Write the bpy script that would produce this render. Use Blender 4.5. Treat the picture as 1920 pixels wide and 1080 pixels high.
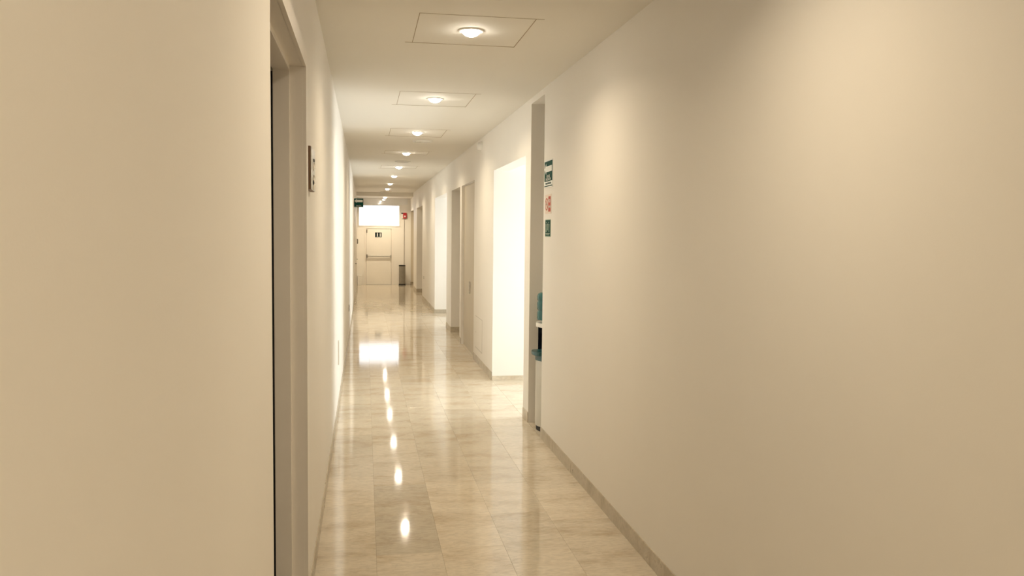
import bpy, bmesh, math, random
from mathutils import Matrix, Vector
random.seed(7)
S = bpy.context.scene
for o in list(bpy.data.objects): bpy.data.objects.remove(o)
C = S.collection
PI = math.pi

# ------------------------------------------------------------------ camera
cam_d = bpy.data.cameras.new('camera'); cam = bpy.data.objects.new('camera', cam_d); C.objects.link(cam)
cam_d.sensor_width = 36; cam_d.lens = 1620/1920*36; cam_d.clip_start = 0.05; cam_d.clip_end = 500
def cam_rows():
    f = 1620.0
    d = Vector(((684-960)/f, (434-540)/f, 1)).normalized()
    ux, uy = math.sin(.0105), -math.cos(.0105)
    up = Vector((ux, uy, -(ux*d.x+uy*d.y)/d.z)).normalized()
    r = d.cross(up)
    return [Vector((r[i], d[i], up[i])) for i in range(3)]
R_, D_, F_ = cam_rows()
mw = Matrix.Identity(4)
for i in range(3):
    mw[i][0] = R_[i]; mw[i][1] = -D_[i]; mw[i][2] = -F_[i]
mw.translation = (0, 0, 1.95)
cam.matrix_world = mw
S.camera = cam

# ------------------------------------------------------------------ view, world, light levels
S.view_settings.view_transform = 'Standard'; S.view_settings.look = 'None'
S.view_settings.gamma = 1; S.view_settings.use_curve_mapping = False
S.view_settings.exposure = 0.06
SKY = 14.0           # overcast daylight outside the windows
LAMP = 14.3          # watts per downlight
LAMP_COL = (1.0, .83, .585)
LENS = 55.0
w = bpy.data.worlds.new('world'); S.world = w; w.use_nodes = True
bg = w.node_tree.nodes['Background']; bg.inputs[0].default_value = (.96, .965, .985, 1); bg.inputs[1].default_value = SKY

# room dimensions (metres)
XL, XR, ZC, YE, YB = -.288, 1.66, 3.31, 32.06, -4.0
ZD = 2.76            # head of the openings
LIGHT_X = .707
LIGHT_Y = [5.89, 8.93, 11.97, 15.15, 18.4, 21.43, 24.8, 27.86]
LIGHT_BEHIND = [2.8, -.3, -3.3]

def portal(loc, rot, sx, sy):
    l = bpy.data.lights.new('sky_portal', 'AREA'); l.shape = 'RECTANGLE'; l.size = sx; l.size_y = sy
    l.cycles.is_portal = True
    o = bpy.data.objects.new('sky_portal', l); o.location = loc; o.rotation_euler = rot; C.objects.link(o)
WA = dict(x=4.6, y0=9.15, y1=11.1, z0=.25, z1=2.72)     # window of the first side hall
WB = dict(x=4.6, y0=18.3, y1=20.35, z0=.7, z1=2.6)
portal((4.85, (WA['y0']+WA['y1'])/2, (WA['z0']+WA['z1'])/2), (0, PI/2, 0), 2.5, 2.0)
portal((4.85, (WB['y0']+WB['y1'])/2, (WB['z0']+WB['z1'])/2), (0, PI/2, 0), 2.0, 2.1)
portal((.52, YE+.25, 2.53), (-PI/2, 0, 0), 1.5, .8)

# ------------------------------------------------------------------ materials
def mat(name, col, rough=.5, metal=0., spec=.5, coat=0., trans=0., emit=0., ior=1.5):
    m = bpy.data.materials.new(name); m.use_nodes = True
    b = m.node_tree.nodes['Principled BSDF']
    b.inputs['Base Color'].default_value = (*col, 1); b.inputs['Roughness'].default_value = rough
    b.inputs['Metallic'].default_value = metal; b.inputs['Specular IOR Level'].default_value = spec
    b.inputs['Coat Weight'].default_value = coat; b.inputs['Transmission Weight'].default_value = trans
    b.inputs['IOR'].default_value = ior
    if emit:
        b.inputs['Emission Color'].default_value = (*col, 1); b.inputs['Emission Strength'].default_value = emit
    return m
def nodes(m): return m.node_tree.nodes, m.node_tree.links, m.node_tree.nodes['Principled BSDF']
def grain(m, scale, amount, bump=0., bscale=200., dist=.0005, detail=3):
    """procedural tone variation and fine relief"""
    n, l, b = nodes(m)
    g = n.new('ShaderNodeNewGeometry')
    t = n.new('ShaderNodeTexNoise'); t.inputs['Scale'].default_value = scale; t.inputs['Detail'].default_value = detail
    l.new(g.outputs['Position'], t.inputs['Vector'])
    c = b.inputs['Base Color'].default_value[:]
    r = n.new('ShaderNodeValToRGB')
    r.color_ramp.elements[0].position = .3; r.color_ramp.elements[1].position = .7
    r.color_ramp.elements[0].color = [x*(1-amount) for x in c[:3]]+[1]; r.color_ramp.elements[1].color = [min(1, x*(1+amount*.5)) for x in c[:3]]+[1]
    l.new(t.outputs['Fac'], r.inputs[0]); l.new(r.outputs[0], b.inputs['Base Color'])
    if bump:
        t2 = n.new('ShaderNodeTexNoise'); t2.inputs['Scale'].default_value = bscale; t2.inputs['Detail'].default_value = 2
        l.new(g.outputs['Position'], t2.inputs['Vector'])
        bp = n.new('ShaderNodeBump'); bp.inputs['Strength'].default_value = bump; bp.inputs['Distance'].default_value = dist
        l.new(t2.outputs['Fac'], bp.inputs['Height']); l.new(bp.outputs[0], b.inputs['Normal'])
    return m
M = {}
M['wall'] = grain(mat('cream_wall_paint', (.88, .845, .785), .55, spec=.3), .8, .02, .25, 160, .0006)
M['ceiling'] = grain(mat('ceiling_paint', (.87, .84, .775), .8, spec=.2), .6, .02, .15, 90, .0005)
M['trim'] = grain(mat('trim_paint', (.88, .83, .76), .4), 3, .02, .1, 60, .0004)
M['door'] = grain(mat('door_paint', (.86, .82, .75), .42), 2, .02, .08, 40, .0004)
M['gloss'] = mat('glossy_white_panel', (.85, .84, .82), .06, spec=.9, coat=.6)
M['white'] = mat('white_plastic', (.85, .83, .78), .35)
M['cover'] = mat('cover_plate_white', (.74, .69, .60), .4)
M['joint'] = mat('dark_joint', (.22, .18, .13), .9)
M['gasket'] = mat('brown_gasket', (.40, .32, .22), .8)
M['black'] = mat('black_rubber', (.012, .012, .012), .6)
M['tandoor'] = grain(mat('tan_door_paint', (.60, .535, .42), .45), 2, .03, .08, 40, .0004)  # tan of the recess door; also stands in for shade by the end wall
M['darkdoor'] = grain(mat('dark_door_leaf', (.03, .022, .016), .5), 6, .1)  # near black put in for the unlit gap at the left door
M['brown'] = grain(mat('brown_board', (.16, .085, .045), .5), 9, .15)
M['steel'] = grain(mat('brushed_steel', (.62, .60, .56), .28, 1), 40, .08)
M['chrome'] = mat('polished_metal', (.8, .78, .74), .12, 1)
M['silver'] = grain(mat('silver_panel', (.60, .575, .51), .4, .3), 8, .04)
M['darksteel'] = grain(mat('bin_steel', (.30, .28, .24), .3, .7), 30, .1)
M['teal'] = mat('teal_plastic', (.012, .085, .09), .3)
M['cavity'] = mat('dark_recess_plastic', (.006, .010, .022), .25)
M['red'] = mat('red_housing', (.50, .02, .03), .35)
M['green'] = mat('safety_green', (.003, .062, .048), .75, spec=.15)
M['black_sign'] = mat('sign_black', (.008, .02, .02), .4)
M['print'] = mat('white_print', (.85, .86, .82), .45)
M['pink'] = mat('clear_acrylic_tint', (.80, .66, .54), .3)
M['redprint'] = mat('red_print', (.52, .11, .08), .7, spec=.2)
M['greyprint'] = mat('grey_green_print', (.42, .52, .42), .7, spec=.2)
M['lens'] = mat('lamp_lens', (1, .93, .82), .5, emit=LENS)
M['conduit'] = mat('conduit_grey', (.50, .46, .40), .5)
# window glass: clear pane that lets daylight through, with a fresnel sheen
def glass():
    m = bpy.data.materials.new('window_glass'); m.use_nodes = True
    n, l = m.node_tree.nodes, m.node_tree.links
    n.remove(n['Principled BSDF']); out = n['Material Output']
    t = n.new('ShaderNodeBsdfTransparent'); t.inputs[0].default_value = (.93, .96, .96, 1)
    g = n.new('ShaderNodeBsdfGlossy'); g.inputs['Roughness'].default_value = .03
    f = n.new('ShaderNodeFresnel'); f.inputs[0].default_value = 1.45
    x = n.new('ShaderNodeMixShader'); l.new(f.outputs[0], x.inputs[0]); l.new(t.outputs[0], x.inputs[1]); l.new(g.outputs[0], x.inputs[2])
    l.new(x.outputs[0], out.inputs[0]); return m
M['glass'] = glass()
M['frosted'] = glass()
M['frosted'].name = 'filmed_glass'
M['frosted'].node_tree.nodes['Transparent BSDF'].inputs[0].default_value = (.42, .42, .42, 1)
# blue-green water bottle
M['bottle'] = mat('water_bottle_plastic', (.05, .22, .22), .12, trans=.45, ior=1.33)

def marble(name, base, dark, rough, use_tone=True):
    m = bpy.data.materials.new(name); m.use_nodes = True
    n, l, b = nodes(m)
    g = n.new('ShaderNodeNewGeometry')
    at = n.new('ShaderNodeAttribute'); at.attribute_type = 'OBJECT'; at.attribute_name = 'tone'
    oi = n.new('ShaderNodeObjectInfo')
    off = n.new('ShaderNodeVectorMath'); off.operation = 'MULTIPLY_ADD'
    sc = n.new('ShaderNodeMath'); sc.operation = 'MULTIPLY'; sc.inputs[1].default_value = 37.0
    l.new(oi.outputs['Random'], sc.inputs[0])
    cb = n.new('ShaderNodeCombineXYZ'); l.new(sc.outputs[0], cb.inputs[0]); l.new(sc.outputs[0], cb.inputs[2])
    l.new(g.outputs['Position'], off.inputs[0]); off.inputs[1].default_value = (1.0, 2.2, 1.6); l.new(cb.outputs[0], off.inputs[2])
    cl = n.new('ShaderNodeTexNoise'); cl.inputs['Scale'].default_value = 2.4; cl.inputs['Detail'].default_value = 8; cl.inputs['Roughness'].default_value = .62
    cl.inputs['Distortion'].default_value = .25
    l.new(off.outputs[0], cl.inputs['Vector'])
    r = n.new('ShaderNodeValToRGB'); e = r.color_ramp.elements
    e[0].position = .28; e[0].color = (*dark, 1); e[1].position = .72; e[1].color = (*base, 1)
    mid = r.color_ramp.elements.new(.5); mid.color = tuple(.25*d+.75*q for d, q in zip(dark, base))+(1,)
    l.new(cl.outputs['Fac'], r.inputs[0])
    # thin fossil veins and specks
    v = n.new('ShaderNodeTexNoise'); v.inputs['Scale'].default_value = 5; v.inputs['Detail'].default_value = 7; v.inputs['Distortion'].default_value = .8
    l.new(off.outputs[0], v.inputs['Vector'])
    ab = n.new('ShaderNodeMath'); ab.operation = 'SUBTRACT'; ab.inputs[1].default_value = .5; l.new(v.outputs['Fac'], ab.inputs[0])
    a2 = n.new('ShaderNodeMath'); a2.operation = 'ABSOLUTE'; l.new(ab.outputs[0], a2.inputs[0])
    vr = n.new('ShaderNodeMapRange'); vr.inputs['From Min'].default_value = 0; vr.inputs['From Max'].default_value = .012
    vr.inputs['To Min'].default_value = .88; vr.inputs['To Max'].default_value = 1; l.new(a2.outputs[0], vr.inputs[0])
    mu = n.new('ShaderNodeMix'); mu.data_type = 'RGBA'; mu.blend_type = 'MULTIPLY'; mu.inputs[0].default_value = 1
    l.new(r.outputs[0], mu.inputs[6]); l.new(vr.outputs[0], mu.inputs[7])
    sp = n.new('ShaderNodeTexNoise'); sp.inputs['Scale'].default_value = 22; sp.inputs['Detail'].default_value = 4
    l.new(off.outputs[0], sp.inputs['Vector'])
    sr = n.new('ShaderNodeMapRange'); sr.inputs['From Min'].default_value = .35; sr.inputs['From Max'].default_value = .62
    sr.inputs['To Min'].default_value = .90; sr.inputs['To Max'].default_value = 1.03; l.new(sp.outputs['Fac'], sr.inputs[0])
    m3 = n.new('ShaderNodeMix'); m3.data_type = 'RGBA'; m3.blend_type = 'MULTIPLY'; m3.inputs[0].default_value = 1
    l.new(mu.outputs[2], m3.inputs[6]); l.new(sr.outputs[0], m3.inputs[7])
    res = m3.outputs[2]
    if use_tone:
        ad = n.new('ShaderNodeMath'); ad.operation = 'ADD'; ad.inputs[1].default_value = 1; l.new(at.outputs['Fac'], ad.inputs[0])
        m2 = n.new('ShaderNodeMix'); m2.data_type = 'RGBA'; m2.blend_type = 'MULTIPLY'; m2.inputs[0].default_value = 1
        l.new(res, m2.inputs[6]); l.new(ad.outputs[0], m2.inputs[7]); res = m2.outputs[2]
    l.new(res, b.inputs['Base Color'])
    b.inputs['Roughness'].default_value = rough
    rr = n.new('ShaderNodeMapRange'); rr.inputs['From Min'].default_value = .3; rr.inputs['From Max'].default_value = .7
    rr.inputs['To Min'].default_value = rough*1.35; rr.inputs['To Max'].default_value = rough*.8
    l.new(cl.outputs['Fac'], rr.inputs[0]); l.new(rr.outputs[0], b.inputs['Roughness'])
    bn = n.new('ShaderNodeTexNoise'); bn.inputs['Scale'].default_value = 3; bn.inputs['Detail'].default_value = 2
    l.new(off.outputs[0], bn.inputs['Vector'])
    bp = n.new('ShaderNodeBump'); bp.inputs['Strength'].default_value = .05; bp.inputs['Distance'].default_value = .001
    l.new(bn.outputs['Fac'], bp.inputs['Height']); l.new(bp.outputs[0], b.inputs['Normal'])
    return m
M['marble'] = marble('polished_cream_marble', (.745, .665, .535), (.55, .445, .315), .06)
M['base_marble'] = marble('baseboard_marble', (.58, .51, .40), (.42, .36, .26), .3, False)

# ------------------------------------------------------------------ helpers
def add_box(bm, x0, x1, y0, y1, z0, z1):
    vs = [bm.verts.new((x, y, z)) for x in (x0, x1) for y in (y0, y1) for z in (z0, z1)]
    for q in ((0,1,3,2), (4,6,7,5), (0,4,5,1), (2,3,7,6), (0,2,6,4), (1,5,7,3)):
        bm.faces.new([vs[i] for i in q])
def B(*boxes):
    bm = bmesh.new()
    for b in boxes: add_box(bm, *b)
    return bm
def bevel(bm, w_, seg=2):
    bmesh.ops.bevel(bm, geom=bm.edges[:], offset=w_, segments=seg, affect='EDGES', profile=.5); return bm
def lathe(prof, n=32, axis='z', loc=(0, 0, 0)):
    bm = bmesh.new(); rings = []
    for r, h in prof:
        ring = []
        if r < 1e-6: ring = [bm.verts.new((0, 0, h))]
        else:
            for i in range(n): a = 2*PI*i/n; ring.append(bm.verts.new((r*math.cos(a), r*math.sin(a), h)))
        rings.append(ring)
    for a, b in zip(rings, rings[1:]):
        for i in range(n):
            j = (i+1) % n
            if len(a) == 1 and len(b) == 1: continue
            if len(a) == 1: bm.faces.new((a[0], b[j], b[i]))
            elif len(b) == 1: bm.faces.new((a[i], a[j], b[0]))
            else: bm.faces.new((a[i], a[j], b[j], b[i]))
    if axis == 'x': bmesh.ops.transform(bm, matrix=Matrix.Rotation(-PI/2, 4, 'Y'), verts=bm.verts)   # +h -> -x
    if axis == '+x': bmesh.ops.transform(bm, matrix=Matrix.Rotation(PI/2, 4, 'Y'), verts=bm.verts)
    if axis == 'y': bmesh.ops.transform(bm, matrix=Matrix.Rotation(PI/2, 4, 'X'), verts=bm.verts)    # +h -> -y
    bmesh.ops.translate(bm, vec=loc, verts=bm.verts)
    return bm
def prism(pts, z0, z1):
    bm = bmesh.new(); a = [bm.verts.new((x, y, z0)) for x, y in pts]; b = [bm.verts.new((x, y, z1)) for x, y in pts]
    bm.faces.new(a[::-1]); bm.faces.new(b); n = len(pts)
    for i in range(n): j = (i+1) % n; bm.faces.new((a[i], a[j], b[j], b[i]))
    return bm
def obj(name, bm, m, parent=None, smooth=False, loc=(0, 0, 0)):
    bmesh.ops.recalc_face_normals(bm, faces=bm.faces[:])
    me = bpy.data.meshes.new(name); bm.to_mesh(me); bm.free()
    me.materials.append(M[m] if isinstance(m, str) else m)
    if smooth:
        for p in me.polygons: p.use_smooth = True
        try: me.set_sharp_from_angle(angle=math.radians(35))
        except Exception: pass
    o = bpy.data.objects.new(name, me); C.objects.link(o); o.location = loc
    if parent: o.parent = parent
    return o
def tag(o, label, cat, group=None):
    o['label'] = label; o['category'] = cat
    if group: o['group'] = group
    return o
def thing(name, label, cat, loc=(0, 0, 0), rotz=0, group=None):
    o = bpy.data.objects.new(name, None); C.objects.link(o); o.location = loc; o.rotation_euler = (0, 0, rotz)
    o.empty_display_size = .1
    return tag(o, label, cat, group)
def struct(name, bm, m, parent=None, label=None, smooth=False):
    o = obj(name, bm, m, parent, smooth)
    if not parent: o['kind'] = 'structure'
    if label: o['label'] = label
    return o
def text(name, s, size, m, parent, mtx, ext=.0005):
    """flat lettering turned into a mesh; local x = reading direction, y = up, z = out of the sign"""
    cu = bpy.data.curves.new(name, 'FONT'); cu.body = s; cu.size = size; cu.extrude = ext
    cu.align_x = 'CENTER'; cu.align_y = 'CENTER'; cu.resolution_u = 2
    t = bpy.data.objects.new(name, cu); C.objects.link(t)
    dg = bpy.context.evaluated_depsgraph_get()
    me = bpy.data.meshes.new_from_object(t.evaluated_get(dg)); bpy.data.objects.remove(t)
    me.transform(mtx); me.materials.clear(); me.materials.append(M[m])
    o = bpy.data.objects.new(name, me); C.objects.link(o); o.parent = parent
    return o
# sign frames: (u, v, w) -> local; u reading direction, v up, w out of the face
FACE_MX = Matrix(((0, 0, -1, 0), (-1, 0, 0, 0), (0, 1, 0, 0), (0, 0, 0, 1)))    # on the right wall, faces -x, reads towards -y
FACE_MY = Matrix(((1, 0, 0, 0), (0, 0, -1, 0), (0, 1, 0, 0), (0, 0, 0, 1)))     # faces -y (the camera)
def flat(name, polys, m, parent, frame, w0, w1, **k):
    """joined extruded polygons in sign coordinates"""
    bm = bmesh.new()
    for pts in polys:
        a = [bm.verts.new((x, y, w0)) for x, y in pts]; b = [bm.verts.new((x, y, w1)) for x, y in pts]
        bm.faces.new(a[::-1]); bm.faces.new(b); n = len(pts)
        for i in range(n): j = (i+1) % n; bm.faces.new((a[i], a[j], b[j], b[i]))
    bmesh.ops.transform(bm, matrix=frame, verts=bm.verts)
    return obj(name, bm, m, parent, **k)
def rect(x0, x1, y0, y1): return [(x0, y0), (x1, y0), (x1, y1), (x0, y1)]
def circ(cx, cy, r, n=16, a0=0, a1=2*PI): return [(cx+r*math.cos(a0+(a1-a0)*i/n), cy+r*math.sin(a0+(a1-a0)*i/n)) for i in range(n)]
def place(root, frame_rotless): return root

# ------------------------------------------------------------------ floor
floor = struct('floor', B((XL-.4, XR+3.6, YB, YE+.3, -.2, -.012)), 'joint')
seams = [XL, .068, .463, .858, 1.253, XR-.0003]
L_, G_ = .72, .0006
def tile_bm(x0, x1, y0, y1, ch=.0006):
    bm = bmesh.new()
    lo = [bm.verts.new((x, y, -.0119)) for x, y in ((x0, y0), (x1, y0), (x1, y1), (x0, y1))]
    mi = [bm.verts.new((x, y, -ch)) for x, y in ((x0, y0), (x1, y0), (x1, y1), (x0, y1))]
    up = [bm.verts.new((x, y, 0)) for x, y in ((x0+ch, y0+ch), (x1-ch, y0+ch), (x1-ch, y1-ch), (x0+ch, y1-ch))]
    bm.faces.new(up); bm.faces.new(lo[::-1])
    for a, b in ((lo, mi), (mi, up)):
        for i in range(4): j = (i+1) % 4; bm.faces.new((a[i], a[j], b[j], b[i]))
    return bm
def tile_mesh(wd, ln):
    bm = tile_bm(0, wd, 0, ln); bmesh.ops.recalc_face_normals(bm, faces=bm.faces[:])
    me = bpy.data.meshes.new('tile'); bm.to_mesh(me); bm.free(); me.materials.append(M['marble']); return me
starts = [6.15, 5.16, 6.66, 5.83, 6.36]
tones = {(1, 5.16): -.24, (1, 5.88): -.17, (3, 7.27): -.05, (2, 5.94): .03, (0, 6.15): .03, (3, 5.83): -.02, (2, 5.22): .0}
Y0T, Y1T = 3.6, 20.4
meshes = {}
stuff = bmesh.new()
def join_tile(x0, x1, y0, y1):
    t = tile_bm(x0, x1, y0, y1); me = bpy.data.meshes.new('tmp'); t.to_mesh(me); t.free(); stuff.from_mesh(me); bpy.data.meshes.remove(me)
for c in range(5):
    x0, x1 = seams[c]+G_/2, seams[c+1]-G_/2
    k = math.floor((YB-starts[c])/L_)
    while True:
        y = starts[c]+k*L_; k += 1
        if y > YE: break
        if Y0T <= y < Y1T:
            key = round(x1-x0, 4)
            if key not in meshes: meshes[key] = tile_mesh(x1-x0, L_-G_)
            o = bpy.data.objects.new('tile', meshes[key]); C.objects.link(o); o.parent = floor
            o.location = (x0, y+G_/2, random.uniform(-.0002, .0002))
            o['tone'] = tones.get((c, round(y, 2)), random.uniform(-.10, .04))
        else:
            ya, yb = max(y, YB), min(y+L_, YE)
            if yb-ya > .02: join_tile(x0, x1, ya+G_/2, yb-G_/2)
# floors of niche, side halls and recesses, and the strip under the openings
def field(x0, x1, y0, y1):
    x = x0
    while x < x1-.02:
        xe = min(x+.395, x1); y = y0
        while y < y1-.02:
            ye = min(y+L_, y1); join_tile(x+G_/2, xe-G_/2, y+G_/2, ye-G_/2); y = ye
        x = xe
for (y0, y1, xe) in ((8.0, 8.66, 2.4), (8.95, 11.31, 4.6), (13.23, 15.0, 1.9), (15.26, 16.77, 3.1), (17.76, 20.82, 4.6), (25.3, 28.2, 3.1), (29.95, YE, 3.1)):
    field(XR+.0003, xe, y0, y1)
ft = obj('tile', stuff, 'marble', floor); ft['kind'] = 'stuff'; ft['tone'] = -.02

# ------------------------------------------------------------------ ceiling with hatch openings
HX0, HX1 = .335, 1.08
HY = [(5.49, 6.34), (8.53, 9.44), (11.59, 12.5), (14.78, 15.36), (18.05, 18.88)]
boxes = [(XL-.3, HX0, YB, YE+.2, ZC, ZC+.1), (HX1, 5.0, YB, YE+.2, ZC, ZC+.1)]
prev = YB
for a, b in HY: boxes.append((HX0, HX1, prev, a, ZC, ZC+.1)); prev = b
boxes.append((HX0, HX1, prev, YE+.2, ZC, ZC+.1)); boxes.append((XL-.3, 5.0, YB, YE+.2, ZC+.1, ZC+.16))
struct('ceiling', B(*boxes), 'ceiling')
ZB = 3.17
struct('trim_2', B((XL-.1, XR+.1, 30.35, YE+.1, ZB, ZC+.001)), 'ceiling', label='slightly lower ceiling bulkhead just before the end wall')

# ------------------------------------------------------------------ left wall (door opening 2.80 - 4.18)
LD0, LD1, LDZ = 2.80, 4.19, 2.715
struct('wall_left', B((XL-.25, XL, YB, LD0, 0, ZC), (XL-.25, XL, LD0, LD1, LDZ+.02, ZC), (XL-.25, XL, LD1, YE+.2, 0, ZC)), 'wall')
struct('wall_behind', B((XL-.3, XR+.3, YB-.15, YB, 0, ZC)), 'wall')

# ------------------------------------------------------------------ right wall with its openings and side rooms
W = .2
A0, A1 = 8.95, 11.22       # first bright hall
P0, P1 = 13.23, 15.00      # shallow door recess
Q0, Q1 = 15.26, 16.77      # dark passage
b0, b1 = 17.76, 20.80      # second bright hall
D0, D1 = 25.42, 28.20      # dark passage
E0, E1 = 29.98, YE         # dark passage by the end wall
rb = [(XR, XR+W, YB, 8.0, 0, ZC), (XR, XR+W, 8.0, 8.66, 3.25, ZC), (XR, XR+W, 8.66, A0, 0, ZC),
      (XR, XR+W, A0, A1, ZD, ZC), (XR, XR+W, A1, P0, 0, ZC), (XR, XR+W, P0, P1, ZD-.005, ZC), (XR, XR+W, P1, Q0, 0, ZC),
      (XR, XR+W, Q0, Q1, ZD-.005, ZC), (XR, XR+W, Q1, b0, 0, ZC), (XR, XR+W, b0, b1, ZD, ZC), (XR, XR+W, b1, D0, 0, ZC),
      (XR, XR+W, D0, D1, ZD-.04, ZC), (XR, XR+W, D1, E0, 0, ZC), (XR, XR+W, E0, E1, ZD-.05, ZC)]
struct('wall_right', B(*rb), 'wall')
struct('wall_niche', B((2.4, 2.5, 7.85, 8.66, 0, ZC), (XR+W, 2.4, 7.85, 8.0, 0, ZC), (XR+W, 2.4, 8.0, 8.66, 3.25, ZC)), 'wall')
def hall(n, y0, y1, win, zc, zl):
    """side hall: two side walls, outer wall round its window, ceiling"""
    x = win['x']
    struct('wall_hall_%s' % n, B((XR+W, x, y0-.15 if n == 'far' else 8.661, y0, 0, ZC), (XR+W, x, y1, y1+.15, 0, ZC), (XR+W, x, y0, y1, zc, zc+.1)), 'wall')
    struct('wall_outer_%s' % n, B((x, x+.2, y0-.3, win['y0'], 0, ZC), (x, x+.2, win['y1'], y1+.15, 0, ZC),
            (x, x+.2, win['y0'], win['y1'], 0, win['z0']), (x, x+.2, win['y0'], win['y1'], win['z1'], ZC)), 'wall')
    f = bpy.data.objects.new('window_%s' % ('1' if n == 'near' else '2'), None); C.objects.link(f); f['kind'] = 'structure'
    t = .05; a, b, c, d = win['y0'], win['y1'], win['z0'], win['z1']; m_ = (a+b)/2
    obj('window_frame', B((x+.05, x+.11, a, a+t, c, d), (x+.05, x+.11, b-t, b, c, d), (x+.05, x+.11, a+t, b-t, c, c+t),
                          (x+.05, x+.11, a+t, b-t, d-t, d), (x+.055, x+.105, m_-t/2, m_+t/2, c+t, d-t)), 'white', f)
    obj('pane', B((x+.077, x+.083, a+t, m_-t/2, c+t, d-t)), 'glass', f)
    obj('pane', B((x+.077, x+.083, m_+t/2, b-t, c+t, d-t)), 'glass', f)
hall('near', A0, A1, WA, 2.92, ZD)
hall('far', b0, b1, WB, 2.92, ZD)
def recess(name, y0, y1, depth, z):
    struct(name, B((XR+W, XR+depth, y0-.1, y0, 0, ZC), (XR+W, XR+depth, y1, y1+.1, 0, ZC), (XR+depth, XR+depth+.1, y0-.1, y1+.1, 0, ZC),
                   (XR+W, XR+depth, y0, y1, z, z+.1)), 'wall')
recess('wall_passage', Q0, Q1, 1.4, ZD-.005)
recess('wall_passage', D0, D1, 1.4, ZD-.04)
recess('wall_passage', E0, YE-.001, 1.4, ZD-.05)

# doors at the back of the dark passages, the shallow recess door, and an added shade panel
def side_door(n, x, y0, y1, z, label):
    f = bpy.data.objects.new('door_%d' % n, None); C.objects.link(f); f['kind'] = 'structure'; f['label'] = label
    t = .05
    obj('door_frame', B((x-.03, x, y0, y0+t, 0, z), (x-.03, x, y1-t, y1, 0, z), (x-.03, x, y0+t, y1-t, z-t, z)), 'trim', f)
    obj('door_leaf', bevel(B((x-.022, x, y0+t+.004, y1-t-.004, .008, z-t-.004)), .003), 'door', f)
    h = obj('door_handle', lathe([(0, 0), (.022, 0), (.022, .012), (.009, .014), (.009, .045), (0, .045)], 16, 'x', (x-.022, y0+.13, 1.0)), 'steel', f, True)
    obj('lever', bevel(B((x-.072, x-.058, y0+.125, y0+.25, .99, 1.01)), .004), 'steel', h)
side_door(3, XR+1.4, Q0+.2, Q1-.2, 2.1, 'cream door at the back of the dark passage')
side_door(4, XR+1.4, D0+.7, D1-.8, 2.1, 'cream door at the back of the farther dark passage')
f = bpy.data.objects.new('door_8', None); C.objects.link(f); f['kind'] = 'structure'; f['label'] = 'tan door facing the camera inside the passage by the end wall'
lf = obj('door_leaf', bevel(B((XR+.012, XR+.95, YE-.045, YE-.012, .11, ZD-.06)), .002), 'tandoor', f)  # added leaf; its tan stands in for shade on this face
obj('door_handle', bevel(B((XR+.80, XR+.90, YE-.085, YE-.045, .98, 1.0)), .003), 'steel', lf)  # handle goes with the added panel
# flush leaf in the shallow recess
f = bpy.data.objects.new('door_2', None); C.objects.link(f); f['kind'] = 'structure'; f['label'] = 'tan full-height door set back in a shallow recess of the right wall'
ym = (P0+P1)/2
obj('door_leaf', bevel(B((XR+.045, XR+.085, P0+.004, ym-.002, .006, ZD-.012)), .002), 'tandoor', f)
obj('door_leaf', bevel(B((XR+.045, XR+.085, ym+.002, P1-.004, .006, ZD-.012)), .002), 'tandoor', f)
obj('pull', bevel(B((XR+.022, XR+.045, ym-.05, ym-.03, .95, 1.15)), .004), 'steel', f)

# ------------------------------------------------------------------ end wall: window band and emergency door
WX0, WX1, WZ0, WZ1 = -.211, 1.25, 2.165, 2.91
DX0, DX1, DZ = .048, .965, 2.06
struct('wall_end', B((XL-.3, DX0, YE, YE+.2, 0, WZ0), (DX1, XR+1.5, YE, YE+.2, 0, WZ0), (DX0, DX1, YE, YE+.2, DZ, WZ0),
                     (XL-.3, WX0, YE, YE+.2, WZ0, ZC), (WX1, XR+1.5, YE, YE+.2, WZ0, ZC), (WX0, WX1, YE, YE+.2, WZ1, ZC)), 'wall')
f = bpy.data.objects.new('window_3', None); C.objects.link(f); f['kind'] = 'structure'; f['label'] = 'bright window band above the emergency door'
t = .03
obj('window_frame', B((WX0-t, WX0+.01, YE-.02, YE+.12, WZ0-t, WZ1+t), (WX1-.01, WX1+t, YE-.02, YE+.12, WZ0-t, WZ1+t),
                      (WX0+.01, WX1-.01, YE-.02, YE+.12, WZ0-t, WZ0+.01), (WX0+.01, WX1-.01, YE-.02, YE+.12, WZ1-.01, WZ1+t)), 'white', f)
obj('pane', B((WX0+.01, WX1-.01, YE+.05, YE+.056, WZ0+.01, WZ1-.01)), 'frosted', f)
o = struct('trim_1', B((XL, WX1+.30, YE-.012, YE-.001, WZ1+.035, 3.17)), 'gloss', label='glossy white fascia between window band and ceiling')
f = bpy.data.objects.new('door_1', None); C.objects.link(f); f['kind'] = 'structure'; f['label'] = 'white emergency exit door at the far end'
obj('door_frame', B((DX0-.06, DX0, YE-.015, YE+.1, 0, DZ+.05), (DX1, DX1+.07, YE-.015, YE+.1, 0, DZ+.05), (DX0, DX1, YE-.015, YE+.1, DZ, DZ+.05)), 'trim', f)
obj('door_leaf', bevel(B((DX0+.006, DX1-.006, YE+.004, YE+.05, .012, DZ-.008)), .003), 'door', f)
obj('door_stop', B((DX0-.05, DX0+.03, YE+.052, YE+.1, 0, DZ+.04), (DX1-.03, DX1+.05, YE+.052, YE+.1, 0, DZ+.04), (DX0, DX1, YE+.052, YE+.1, DZ-.03, DZ+.04)), 'trim', f)
obj('threshold', B((DX0, DX1, YE-.03, YE+.1, 0, .012)), 'steel', f)
obj('hinge', bevel(B((DX0+.006, DX0+.045, YE-.02, YE+.004, 1.90, 2.02)), .004), 'darksteel', f)
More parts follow.
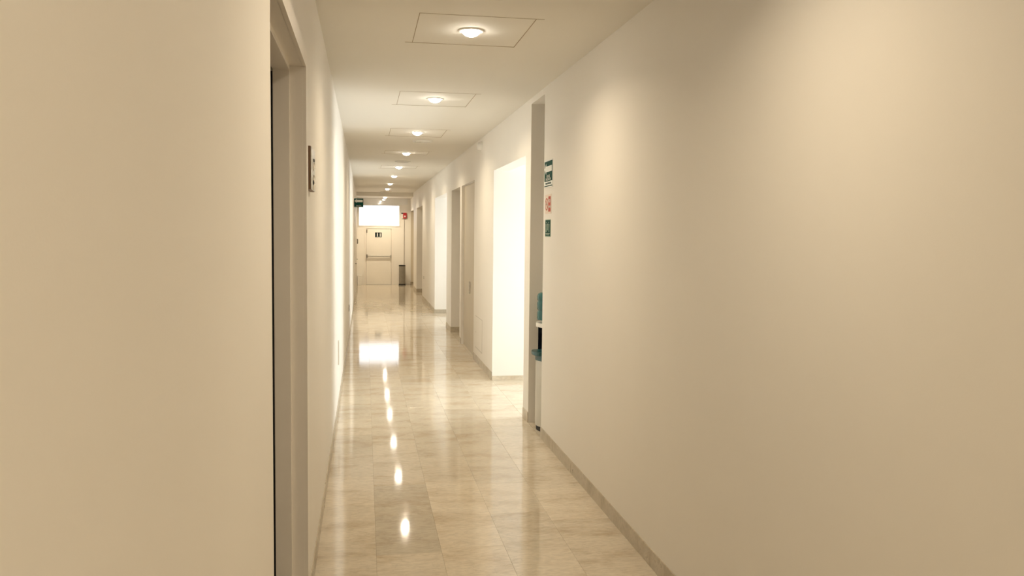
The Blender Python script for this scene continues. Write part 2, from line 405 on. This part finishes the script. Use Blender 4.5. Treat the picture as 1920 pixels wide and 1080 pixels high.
bar = obj('push_bar', bevel(B((DX0+.05, DX1-.03, YE-.075, YE-.035, 1.03, 1.075)), .012), 'steel', f)
obj('bar_bracket', bevel(B((DX0+.012, DX0+.055, YE-.085, YE+.004, .995, 1.115)), .006), 'darksteel', bar)
obj('bar_bracket', bevel(B((DX1-.05, DX1-.012, YE-.085, YE+.004, 1.005, 1.095)), .006), 'steel', bar)

# ------------------------------------------------------------------ baseboards
BH, BT = .105, .006
br = bpy.data.objects.new('baseboard_right', None); C.objects.link(br); br['kind'] = 'structure'
def base_x(y0, y1, x, s, parent, name='stone_strip', h=BH):
    y = y0
    while y < y1-.01:
        ye = min(y+.395, y1)
        bm = B((min(x, x-s*BT), max(x, x-s*BT), y+.0005, ye-.0005, .0005, h)); obj(name, bm, 'base_marble', parent); y = ye
base_x(3.2, 8.0, XR, 1, br)
for a, b in ((YB, 3.2), (8.66, A0), (A1, P0), (P1, Q0), (Q1, b0), (b1, D0), (D1, E0)):
    obj('stone_strip', B((XR-BT, XR, a, b, .0005, BH)), 'base_marble', br)
obj('stone_strip', B((XR+.1, 2.4, 8.66-BT, 8.66, .0005, BH)), 'base_marble', br)
for y, xe, h_, m_ in ((A1, 4.6, .06, 'marble'), (Q1, 3.06, BH, 'base_marble'), (b1, 4.6, .09, 'base_marble'), (D1, 3.06, BH, 'base_marble'), (YE-.001, 3.06, BH, 'base_marble')):  # first hall gets paler marble, daylight put into its strip colour
    obj('stone_strip', B((XR+.001, xe, y-BT, y, .0005, h_)), m_, br)
bl = bpy.data.objects.new('baseboard_left', None); C.objects.link(bl); bl['kind'] = 'structure'
base_x(4.32, 9.1, XL, -1, bl)
obj('stone_strip', B((XL, XL+BT, 9.1, 26.0, .0005, BH)), 'base_marble', bl)
obj('stone_strip', B((XL, XL+BT, YB, LD0-.05, .0005, BH)), 'base_marble', bl)
be = bpy.data.objects.new('baseboard_end', None); C.objects.link(be); be['kind'] = 'structure'
obj('stone_strip', B((XL+BT, DX0-.06, YE-BT, YE, .0005, .07)), 'wall', be)
obj('stone_strip', B((DX1+.07, XR, YE-BT, YE, .0005, .07)), 'wall', be)

# ------------------------------------------------------------------ left foreground door and its frame
f = bpy.data.objects.new('door_5', None); C.objects.link(f); f['kind'] = 'structure'; f['label'] = 'cream door frame in the left foreground with a dark door leaf behind'
JD = .132
obj('door_casing', B((XL, XL+.018, LD1, LD1+.13, 0, LDZ+.078), (XL, XL+.018, LD0+.001, LD1, LDZ, LDZ+.078)), 'trim', f)
obj('door_jamb', B((XL-.06, XL+.001, LD1-.001, LD1+.03, 0, LDZ+.001), (XL-.06, XL+.001, LD0, LD1, LDZ, LDZ+.03),
                   (XL-.20, XL-.06, LD0, LD1, LDZ-.002, LDZ+.02)), 'trim', f)
obj('door_stop', bevel(B((XL-JD, XL-.056, LD1-.022, LD1+.01, 0, LDZ-.021)), .002), 'trim', f)
obj('door_stop', bevel(B((XL-JD, XL-.056, LD0, LD1+.01, LDZ-.022, LDZ+.01)), .002), 'trim', f)
obj('door_seal', B((XL-JD-.012, XL-JD, LD1-.015, LD1+.01, 0, LDZ-.03)), 'black', f)  # black strip in place of the unlit gap beside the jamb
struct('wall_room_left', B((XL-.75, XL-.70, LD0-.1, LD1+.1, 0, ZC), (XL-.70, XL-.2505, LD0-.1, LD0, 0, ZC), (XL-.70, XL-.2505, LD1, LD1+.1, 0, ZC), (XL-.7, XL-.2505, LD0, LD1, 2.9, 3.0), (XL-.7, XL-.2505, LD0, LD1, -.05, 0)), 'darkdoor')  # closed dark box added behind the leaf to keep sky light out
dl = obj('door_leaf', B((XL-JD-.055, XL-JD-.012, LD0, LD1-.005, .006, LDZ-.025)), 'darkdoor', f)  # leaf coloured near black to give the shade of the gap
obj('door_handle', bevel(B((XL-JD-.012, XL-JD+.04, LD0+.08, LD0+.20, 1.0, 1.02)), .004), 'steel', dl)

# far doors on the left wall
def left_door(n, y0, y1, z, label):
    f = bpy.data.objects.new('door_%d' % n, None); C.objects.link(f); f['kind'] = 'structure'; f['label'] = label
    obj('door_casing', B((XL, XL+.014, y0, y0+.07, 0, z), (XL, XL+.014, y1-.07, y1, 0, z), (XL, XL+.014, y0+.07, y1-.07, z-.07, z)), 'trim', f)
    lf = obj('door_leaf', B((XL, XL+.005, y0+.073, y1-.073, .006, z-.073)), 'door', f)
    obj('reveal_line', B((XL+.0005, XL+.0145, y1-.012, y1+.004, 0, z)), 'brown', f)
    obj('door_handle', bevel(B((XL+.005, XL+.05, y1-.20, y1-.12, .98, 1.0)), .004), 'darksteel', lf)
left_door(6, 24.2, 26.4, 2.72, 'cream door on the left wall under the hanging arrow sign')
left_door(7, 28.6, 30.6, 2.72, 'cream door on the left wall nearest the far end')

# ------------------------------------------------------------------ ceiling hatches
hl = ['large square ceiling hatch outline nearest the camera around the first downlight',
      'second ceiling hatch outline around the second downlight from the camera',
      'third ceiling hatch outline, just before the nearest round ceiling diffuser',
      'narrow ceiling hatch outline between the two nearest round ceiling diffusers',
      'farthest ceiling hatch outline, just beyond the second round ceiling diffuser']
for (a, b), lab in zip(HY, hl):
    t = thing('ceiling_hatch', lab, 'ceiling hatch', ((HX0+HX1)/2, (a+b)/2, ZC), 0, 'access hatches in the ceiling')
    hx, hy, g = (HX1-HX0)/2, (b-a)/2, .005
    obj('hatch_panel', B((-hx+g, hx-g, -hy+g, hy-g, 0, .012)), 'ceiling', t)
    obj('hatch_frame', B((-hx, hx, -hy, hy, .02, .04)), 'joint', t)
    e = .05
    obj('gasket', B((-hx-e, hx, hy-g, hy, -.0025, .02), (-hx, hx+e, -hy, -hy+g, -.0015, .02),
                    (-hx, -hx+g, -hy+g, hy-g, -.0005, .02), (hx-g, hx, -hy+g, hy-g, -.002, .02)), 'gasket', t)

# ------------------------------------------------------------------ downlights
ll = ['bright recessed downlight nearest the camera, inside the largest ceiling hatch outline',
      'second recessed downlight from the camera, inside the second hatch outline',
      'third recessed downlight from the camera, just before the nearest round diffuser',
      'fourth recessed downlight from the camera, between the two nearest round diffusers',
      'fifth recessed downlight from the camera, inside the farthest hatch outline',
      'sixth recessed downlight from the camera, just beyond the farthest hatch outline',
      'seventh recessed downlight from the camera, between the sixth and the dark round diffuser',
      'eighth recessed downlight from the camera, just before the dark farthest round diffuser']
ring0 = lens0 = None
def downlight(y, label, z=ZC, power=1.0):
    global ring0, lens0
    if ring0 is None:
        t = thing('ceiling_downlight', label, 'ceiling light', (LIGHT_X, y, z), 0, 'recessed downlights along the ceiling')
        ring0 = obj('trim_ring', lathe([(.088, 0), (.088, -.004), (.082, -.008), (.070, -.008), (.066, -.003), (.066, 0)], 40), 'white', t, True)
        lens0 = obj('lamp_lens', lathe([(0, -.042), (.020, -.040), (.040, -.033), (.056, -.019), (.0655, -.001), (.0655, 0), (0, 0)], 40), 'lens', t, True)
    else:
        t = thing('ceiling_downlight', label, 'ceiling light', (LIGHT_X, y, z), 0, 'recessed downlights along the ceiling')
        for p in (ring0, lens0):
            c = p.copy(); C.objects.link(c); c.parent = t
    l = bpy.data.lights.new('downlight_lamp', 'AREA'); l.shape = 'DISK'; l.size = .075; l.energy = LAMP*power; l.color = LAMP_COL
    l.spread = math.radians(150)
    lo = bpy.data.objects.new('downlight_lamp', l); lo.location = (0, 0, -.044); C.objects.link(lo); lo.parent = t
for y, lab in zip(LIGHT_Y, ll): downlight(y, lab)
downlight(31.0, 'downlight in the lowered ceiling right above the far exit door', ZB, 2.2)
for i, y in enumerate(LIGHT_BEHIND):
    downlight(y, ['recessed downlight above and just ahead of the camera, out of view', 'recessed downlight above the camera, out of view',
                  'recessed downlight behind the camera, out of view'][i])

# ------------------------------------------------------------------ round ceiling diffusers
for x, y, r, lab in ((.85, 13.06, .15, 'round ceiling diffuser nearest the camera, beyond the third downlight'),
                (.72, 16.9, .15, 'second round ceiling diffuser, between the fourth and fifth downlights'),
                (.705, 29.7, .20, 'dark round ceiling diffuser at the far end beyond the last downlight')):
    t = thing('ceiling_diffuser', lab, 'ceiling vent', (x, y, ZC), 0, 'round ceiling diffusers')
    obj('rim', lathe([(r, 0), (r, -.012), (r-.012, -.022), (r-.03, -.018), (r-.035, 0)], 40), 'white' if r < .18 else 'cover', t, True)
    obj('throat', lathe([(0, -.001), (r-.03, -.001), (r-.03, 0), (0, 0)], 32), 'joint', t)
    for k, rr in enumerate((r-.055, r-.085)):
        obj('cone_ring', lathe([(rr, -.003), (rr, -.014-.004*k), (rr-.012, -.020-.004*k), (rr-.014, -.016)], 32), 'white', t, True)
    obj('centre_disc', lathe([(0, -.028), (.022, -.027), (.026, -.02), (.01, -.002), (0, -.002)], 24), 'white', t, True)

# ------------------------------------------------------------------ wall sensor high on the right wall
t = thing('wall_sensor', 'small white rounded fixture high on the right wall past the first bright opening', 'sensor', (XR, 12.42, 3.185))
obj('base_plate', lathe([(0, 0), (.075, 0), (.075, .018), (.068, .024), (0, .024)], 32, 'x'), 'white', t, True)
obj('dome', lathe([(.058, .024), (.058, .045), (.050, .062), (.030, .072), (0, .075)], 32, 'x'), 'white', t, True)

# ------------------------------------------------------------------ the three signs at the corner of the right wall
# 1 evacuation route
cy, cz, hw, hh = 7.787, 2.495, .178, .125
t = thing('evacuation_sign', 'green evacuation sign with white left arrow, topmost on the right wall beside the dispenser niche', 'sign', (XR, cy, cz), 0, 'wall signs by the niche')
flat('sign_board', [rect(-hw, hw, -hh, hh)], 'print', t, FACE_MX, 0, .004)
flat('green_field', [rect(-hw+.010, hw-.010, -.068, hh-.010)], 'green', t, FACE_MX, .0042, .005)
flat('green_line', [rect(-hw+.008, hw-.008, -hh+.010, -hh+.018)], 'green', t, FACE_MX, .0042, .005)
flat('arrow', [[(-.165, .046), (-.09, .098), (-.09, .070), (.150, .070), (.150, .018), (-.09, .018), (-.09, -.008)]], 'print', t, FACE_MX, .0052, .006)
text('lettering', 'RUTA DE', .034, 'print', t, FACE_MX @ Matrix.Translation((0, -.024, .0056)))
text('lettering', 'EVACUACIÓN', .034, 'print', t, FACE_MX @ Matrix.Translation((0, -.051, .0056)))
text('lettering', 'SALIDA DE EMERGENCIA', .022, 'green', t, FACE_MX @ Matrix.Translation((0, -.088, .0046)))
# 2 prohibition
t = thing('no_smoking_sign', 'clear pinkish sign with faded red circle, middle of three on the right wall', 'sign', (XR, 7.788, 2.218), 0, 'wall signs by the niche')
flat('sign_board', [rect(-.128, .128, -.088, .088)], 'pink', t, FACE_MX, 0, .003)
def annulus(cx, cy, r0, r1, n=24):
    return [[(cx+r0*math.cos(a), cy+r0*math.sin(a)), (cx+r1*math.cos(a), cy+r1*math.sin(a)), (cx+r1*math.cos(b), cy+r1*math.sin(b)), (cx+r0*math.cos(b), cy+r0*math.sin(b))]
            for a, b in ((2*PI*i/n, 2*PI*(i+1)/n) for i in range(n))]
flat('prohibition_ring', annulus(-.062, 0, .046, .058)+[[(-.104, .034), (-.096, .042), (-.020, -.034), (-.028, -.042)]], 'redprint', t, FACE_MX, .0032, .004)
flat('cigarette', [rect(-.095, -.045, -.008, .006), rect(-.040, -.030, -.008, .006)], 'greyprint', t, FACE_MX, .0031, .0036)
flat('red_field', [rect(.012, .108, -.070, .070)], 'redprint', t, FACE_MX, .0032, .0038)
text('lettering', 'NO', .045, 'print', t, FACE_MX @ Matrix.Translation((.060, .026, .0044)))
text('lettering', 'FUMAR', .028, 'print', t, FACE_MX @ Matrix.Translation((.060, -.026, .0044)))
# 3 small green sign
t = thing('safety_sign', 'small green safety sign with pale pictures, lowest of the three on the right wall', 'sign', (XR, 7.788, 1.998), 0, 'wall signs by the niche')
flat('sign_board', [rect(-.115, .115, -.080, .080)], 'greyprint', t, FACE_MX, 0, .003)
flat('green_field', [rect(-.108, .108, -.073, .073)], 'green', t, FACE_MX, .0032, .004)
def figure(cx, cy, s, lean=0):
    return [circ(cx+lean*.5*s, cy+.40*s, .09*s, 12), [(cx-.14*s, cy+.26*s), (cx-.10*s, cy-.08*s), (cx+.10*s, cy-.08*s), (cx+.14*s, cy+.26*s)],
            [(cx-.10*s, cy-.08*s), (cx-.14*s-lean*.2*s, cy-.5*s), (cx-.03*s-lean*.2*s, cy-.5*s), (cx, cy-.08*s)],
            [(cx, cy-.08*s), (cx+.03*s+lean*.2*s, cy-.5*s), (cx+.14*s+lean*.2*s, cy-.5*s), (cx+.10*s, cy-.08*s)]]
flat('pictogram', figure(-.062, .012, .095, .3)+figure(.058, .012, .095, -.3)+[[(-.02, .03), (.0, .045), (.02, .03), (.01, .03), (.01, -.02), (-.01, -.02), (-.01, .03)]], 'greyprint', t, FACE_MX, .0042, .0048)
flat('print_lines', [rect(-.09, .09, -.052, -.047), rect(-.07, .07, -.064, -.059)], 'greyprint', t, FACE_MX, .0042, .0048)

# ------------------------------------------------------------------ water dispenser in the niche
t = thing('water_dispenser', 'silver water dispenser with green tray and upturned blue-green bottle in the wall niche', 'water dispenser', (0, 0, 0))
def foot(xf, half, bulge, xb, yc, n=9, cr=.03):
    pts = []
    for i in range(n): u = -1+2*i/(n-1); pts.append((xf+bulge*u*u, yc+half*u))
    return pts+[(xb, yc+half), (xb, yc-half)]
yc = 8.335; XF = 1.672; XB = 2.02; HB = .155
obj('plinth', prism(foot(XF+.012, HB-.008, .045, XB-.01, yc), 0, .05), 'black', t)
obj('lower_cabinet', prism(foot(XF, HB, .05, XB, yc), .05, .70), 'silver', t, True)
obj('back_housing', prism([(XF+.16, yc-HB), (XF+.16, yc+HB), (XB, yc+HB), (XB, yc-HB)], .70, 1.03), 'cavity', t)
obj('side_cheek', bevel(B((XF+.048, XF+.17, yc-HB, yc-HB+.014, .775, 1.03)), .002), 'cavity', t)
obj('side_cheek', bevel(B((XF+.048, XF+.17, yc+HB-.014, yc+HB, .775, 1.03)), .002), 'cavity', t)
dt = obj('drip_tray', prism(foot(XF-.006, HB+.004, .05, XF+.2, yc), .70, .772), 'teal', t, True)
obj('tray_lip', bevel(prism(foot(XF-.045, HB-.02, .05, XF+.10, yc), .752, .788), .006), 'teal', dt, True)
obj('collar', prism(foot(XF, HB, .05, XB, yc), 1.03, 1.068), 'white', t, True)
for dy, m_ in ((-.05, 'teal'), (.05, 'red')):
    tp = obj('tap', lathe([(0, 0), (.018, 0), (.018, .05), (.012, .055), (0, .055)], 16, 'x', (XF+.16, yc+dy, .95)), 'white', t, True)
    obj('tap_lever', bevel(B((XF+.095, XF+.125, yc+dy-.012, yc+dy+.012, .965, .985)), .003), m_, tp)
BR = .138
bt = thing('water_bottle', 'blue-green water bottle upturned on the dispenser', 'bottle', (XF+.006+BR, yc, 1.068))
obj('bottle_body', lathe([(0, 0), (.03, 0), (.06, .012), (BR-.004, .03), (BR, .05), (BR, .105), (BR-.006, .115), (BR-.006, .125), (BR, .135), (BR, .20), (BR-.006, .21), (BR-.006, .22), (BR, .23), (BR, .262), (BR-.008, .285), (BR-.03, .298), (BR-.05, .300), (0, .292)], 40), 'bottle', bt, True)

# ------------------------------------------------------------------ plaque beside the left door
t = thing('wall_plaque', 'brown-edged wall plaque with shiny metal discs beside the left door frame', 'wall plaque', (XL, 4.60, 2.265))
obj('backing_board', bevel(B((0, .022, -.165, .165, -.108, .108)), .002), 'brown', t)
fp = obj('metal_plate', bevel(B((.022, .026, -.163, .163, -.106, .106)), .0015), 'steel', t)
for dz, mm in ((.018, 'chrome'), (-.048, 'chrome'), (-.082, 'chrome')):
    obj('metal_disc', lathe([(0, 0), (.024, 0), (.024, .003), (.016, .008), (0, .010)], 24, '+x', (.026, .02, dz)), mm, fp, True)
for dy, dz in ((.03, .048), (-.01, -.066)):
    obj('dark_stud', lathe([(0, 0), (.011, 0), (.010, .004), (0, .006)], 16, '+x', (.026, dy, dz)), 'black', fp, True)

# ------------------------------------------------------------------ hanging arrow sign at the left
sy = 23.6
t = thing('hanging_sign', 'green projecting sign with white left arrow high on the left wall', 'sign', (XL+.128, sy, 2.712))
flat('sign_board', [rect(-.122, .122, -.118, .118)], 'green', t, FACE_MY, 0, .012)
flat('arrow', [[(-.112, .052), (-.058, .104), (-.058, .082), (.105, .082), (.105, .020), (-.058, .020), (-.058, -.002)]], 'print', t, FACE_MY, .0122, .014)
flat('white_strip', [rect(-.118, .118, -.115, -.102)], 'greyprint', t, FACE_MY, .0122, .014)
text('lettering', 'SALIDA', .042, 'print', t, FACE_MY @ Matrix.Translation((0, -.078, .013)))
obj('bracket', B((-.128, -.120, -.013, .001, -.08, .08)), 'steel', t)

# ------------------------------------------------------------------ end wall: restroom-like sign on the door, alarm, conduit, bin, white box
t = thing('door_sign', 'small black sign with two white figures on the far exit door', 'sign', (.488, YE+.004, 1.83))
flat('sign_board', [rect(-.12, .12, -.088, .088)], 'black_sign', t, FACE_MY, 0, .005)
for fx in (-.03, .07): flat('pictogram', figure(fx, .008, .14), 'print', t, FACE_MY, .0052, .007)
flat('print_line', [rect(-.06, .10, -.080, -.072)], 'greyprint', t, FACE_MY, .0052, .007)
t = thing('fire_alarm', 'red fire alarm box with white panel beside the window band', 'alarm', (1.42, YE, 2.545))
obj('housing', bevel(B((-.035, .095, -.06, 0, -.105, .105)), .008), 'red', t)
obj('white_panel', bevel(B((-.10, -.036, -.055, 0, -.105, .06)), .005), 'white', t)
obj('black_cap', bevel(B((-.10, -.036, -.055, 0, .062, .105)), .005), 'black', t)
obj('call_button', lathe([(0, 0), (.03, 0), (.028, .008), (0, .010)], 20, 'y', (.03, -.06, -.03)), 'print', t, True)
tag(obj('conduit', lathe([(0, 0), (.011, 0), (.011, 2.432), (0, 2.432)], 12, 'z', (1.425, YE-.014, .004)), 'conduit', None, True),
    'thin grey conduit running down the end wall below the red alarm', 'conduit')
t = thing('waste_bin', 'tall round steel waste bin with black rims at the far right corner', 'bin', (1.345, YE-.23, 0))
obj('base_ring', lathe([(0, 0), (.124, 0), (.124, .045), (.116, .05), (0, .05)], 32), 'black', t, True)
obj('bin_body', lathe([(0, .05), (.116, .05), (.116, .70), (0, .70)], 40), 'darksteel', t, True)
obj('top_ring', lathe([(.100, .70), (.120, .70), (.122, .725), (.112, .738), (.095, .735), (.092, .70)], 32), 'black', t, True)
obj('lid', lathe([(.094, .712), (.05, .728), (0, .732), (0, .70), (.094, .70)], 32), 'steel', t, True)
t = thing('floor_box', 'low white box on the floor in the far left corner', 'box', (-.19, YE-.12, 0))
obj('box_body', bevel(B((-.075, .075, -.09, .09, 0, .33)), .008), 'white', t)
obj('box_lid', bevel(B((-.080, .080, -.095, .095, .33, .36)), .006), 'white', t)
# card reader on left wall
t = thing('card_reader', 'small dark reader on the left wall near the far door', 'card reader', (XL, 30.9, 1.60))
obj('reader_body', bevel(B((0, .055, -.04, .04, -.085, .085)), .006), 'darksteel', t)
obj('reader_face', B((.055, .058, -.028, .028, -.06, .06)), 'black', t)
# small fittings low on the walls
def plate(name, label, x, s, y, z, w_, h, m_, slots=2, col='black'):
    t = thing(name, label, 'socket', (x, y, z), 0)
    obj('cover', bevel(B((min(0, s*.009), max(0, s*.009), -w_/2, w_/2, -h/2, h/2)), .002), m_, t)
    for k in range(slots):
        c = (k-(slots-1)/2)*h*.45
        obj('outlet', B((min(s*.009, s*.0105), max(s*.009, s*.0105), -w_*.28, w_*.28, c-h*.15, c+h*.15)), col, t)
plate('wall_socket', 'small dark socket low on the left wall about halfway down', XL, 1, 15.97, .555, .12, .12, 'darksteel')
plate('wall_socket', 'tall white socket cover low on the left wall, nearest the camera', XL, 1, 9.6, .62, .09, .26, 'cover', 2, 'white')
plate('wall_socket', 'small white socket low on the right wall past the second bright opening', XR, -1, 24.6, .66, .12, .09, 'cover')
# access panel on right wall
t = thing('access_panel', 'flush cream access panel low on the right wall past the first bright opening', 'access panel', (XR, 12.61, .455))
obj('panel_frame', B((-.0015, 0, -.385, -.379, -.24, .24), (-.0015, 0, .379, .385, -.24, .24), (-.0015, 0, -.379, .379, .234, .24), (-.0015, 0, -.379, .379, -.24, -.234)), 'conduit', t)
obj('panel_door', bevel(B((-.004, 0, -.376, .376, -.231, .231)), .001, 1), 'wall', t)
obj('panel_latch', lathe([(0, 0), (.012, 0), (.011, .003), (0, .004)], 16, 'x', (-.004, .30, 0)), 'steel', t, True)
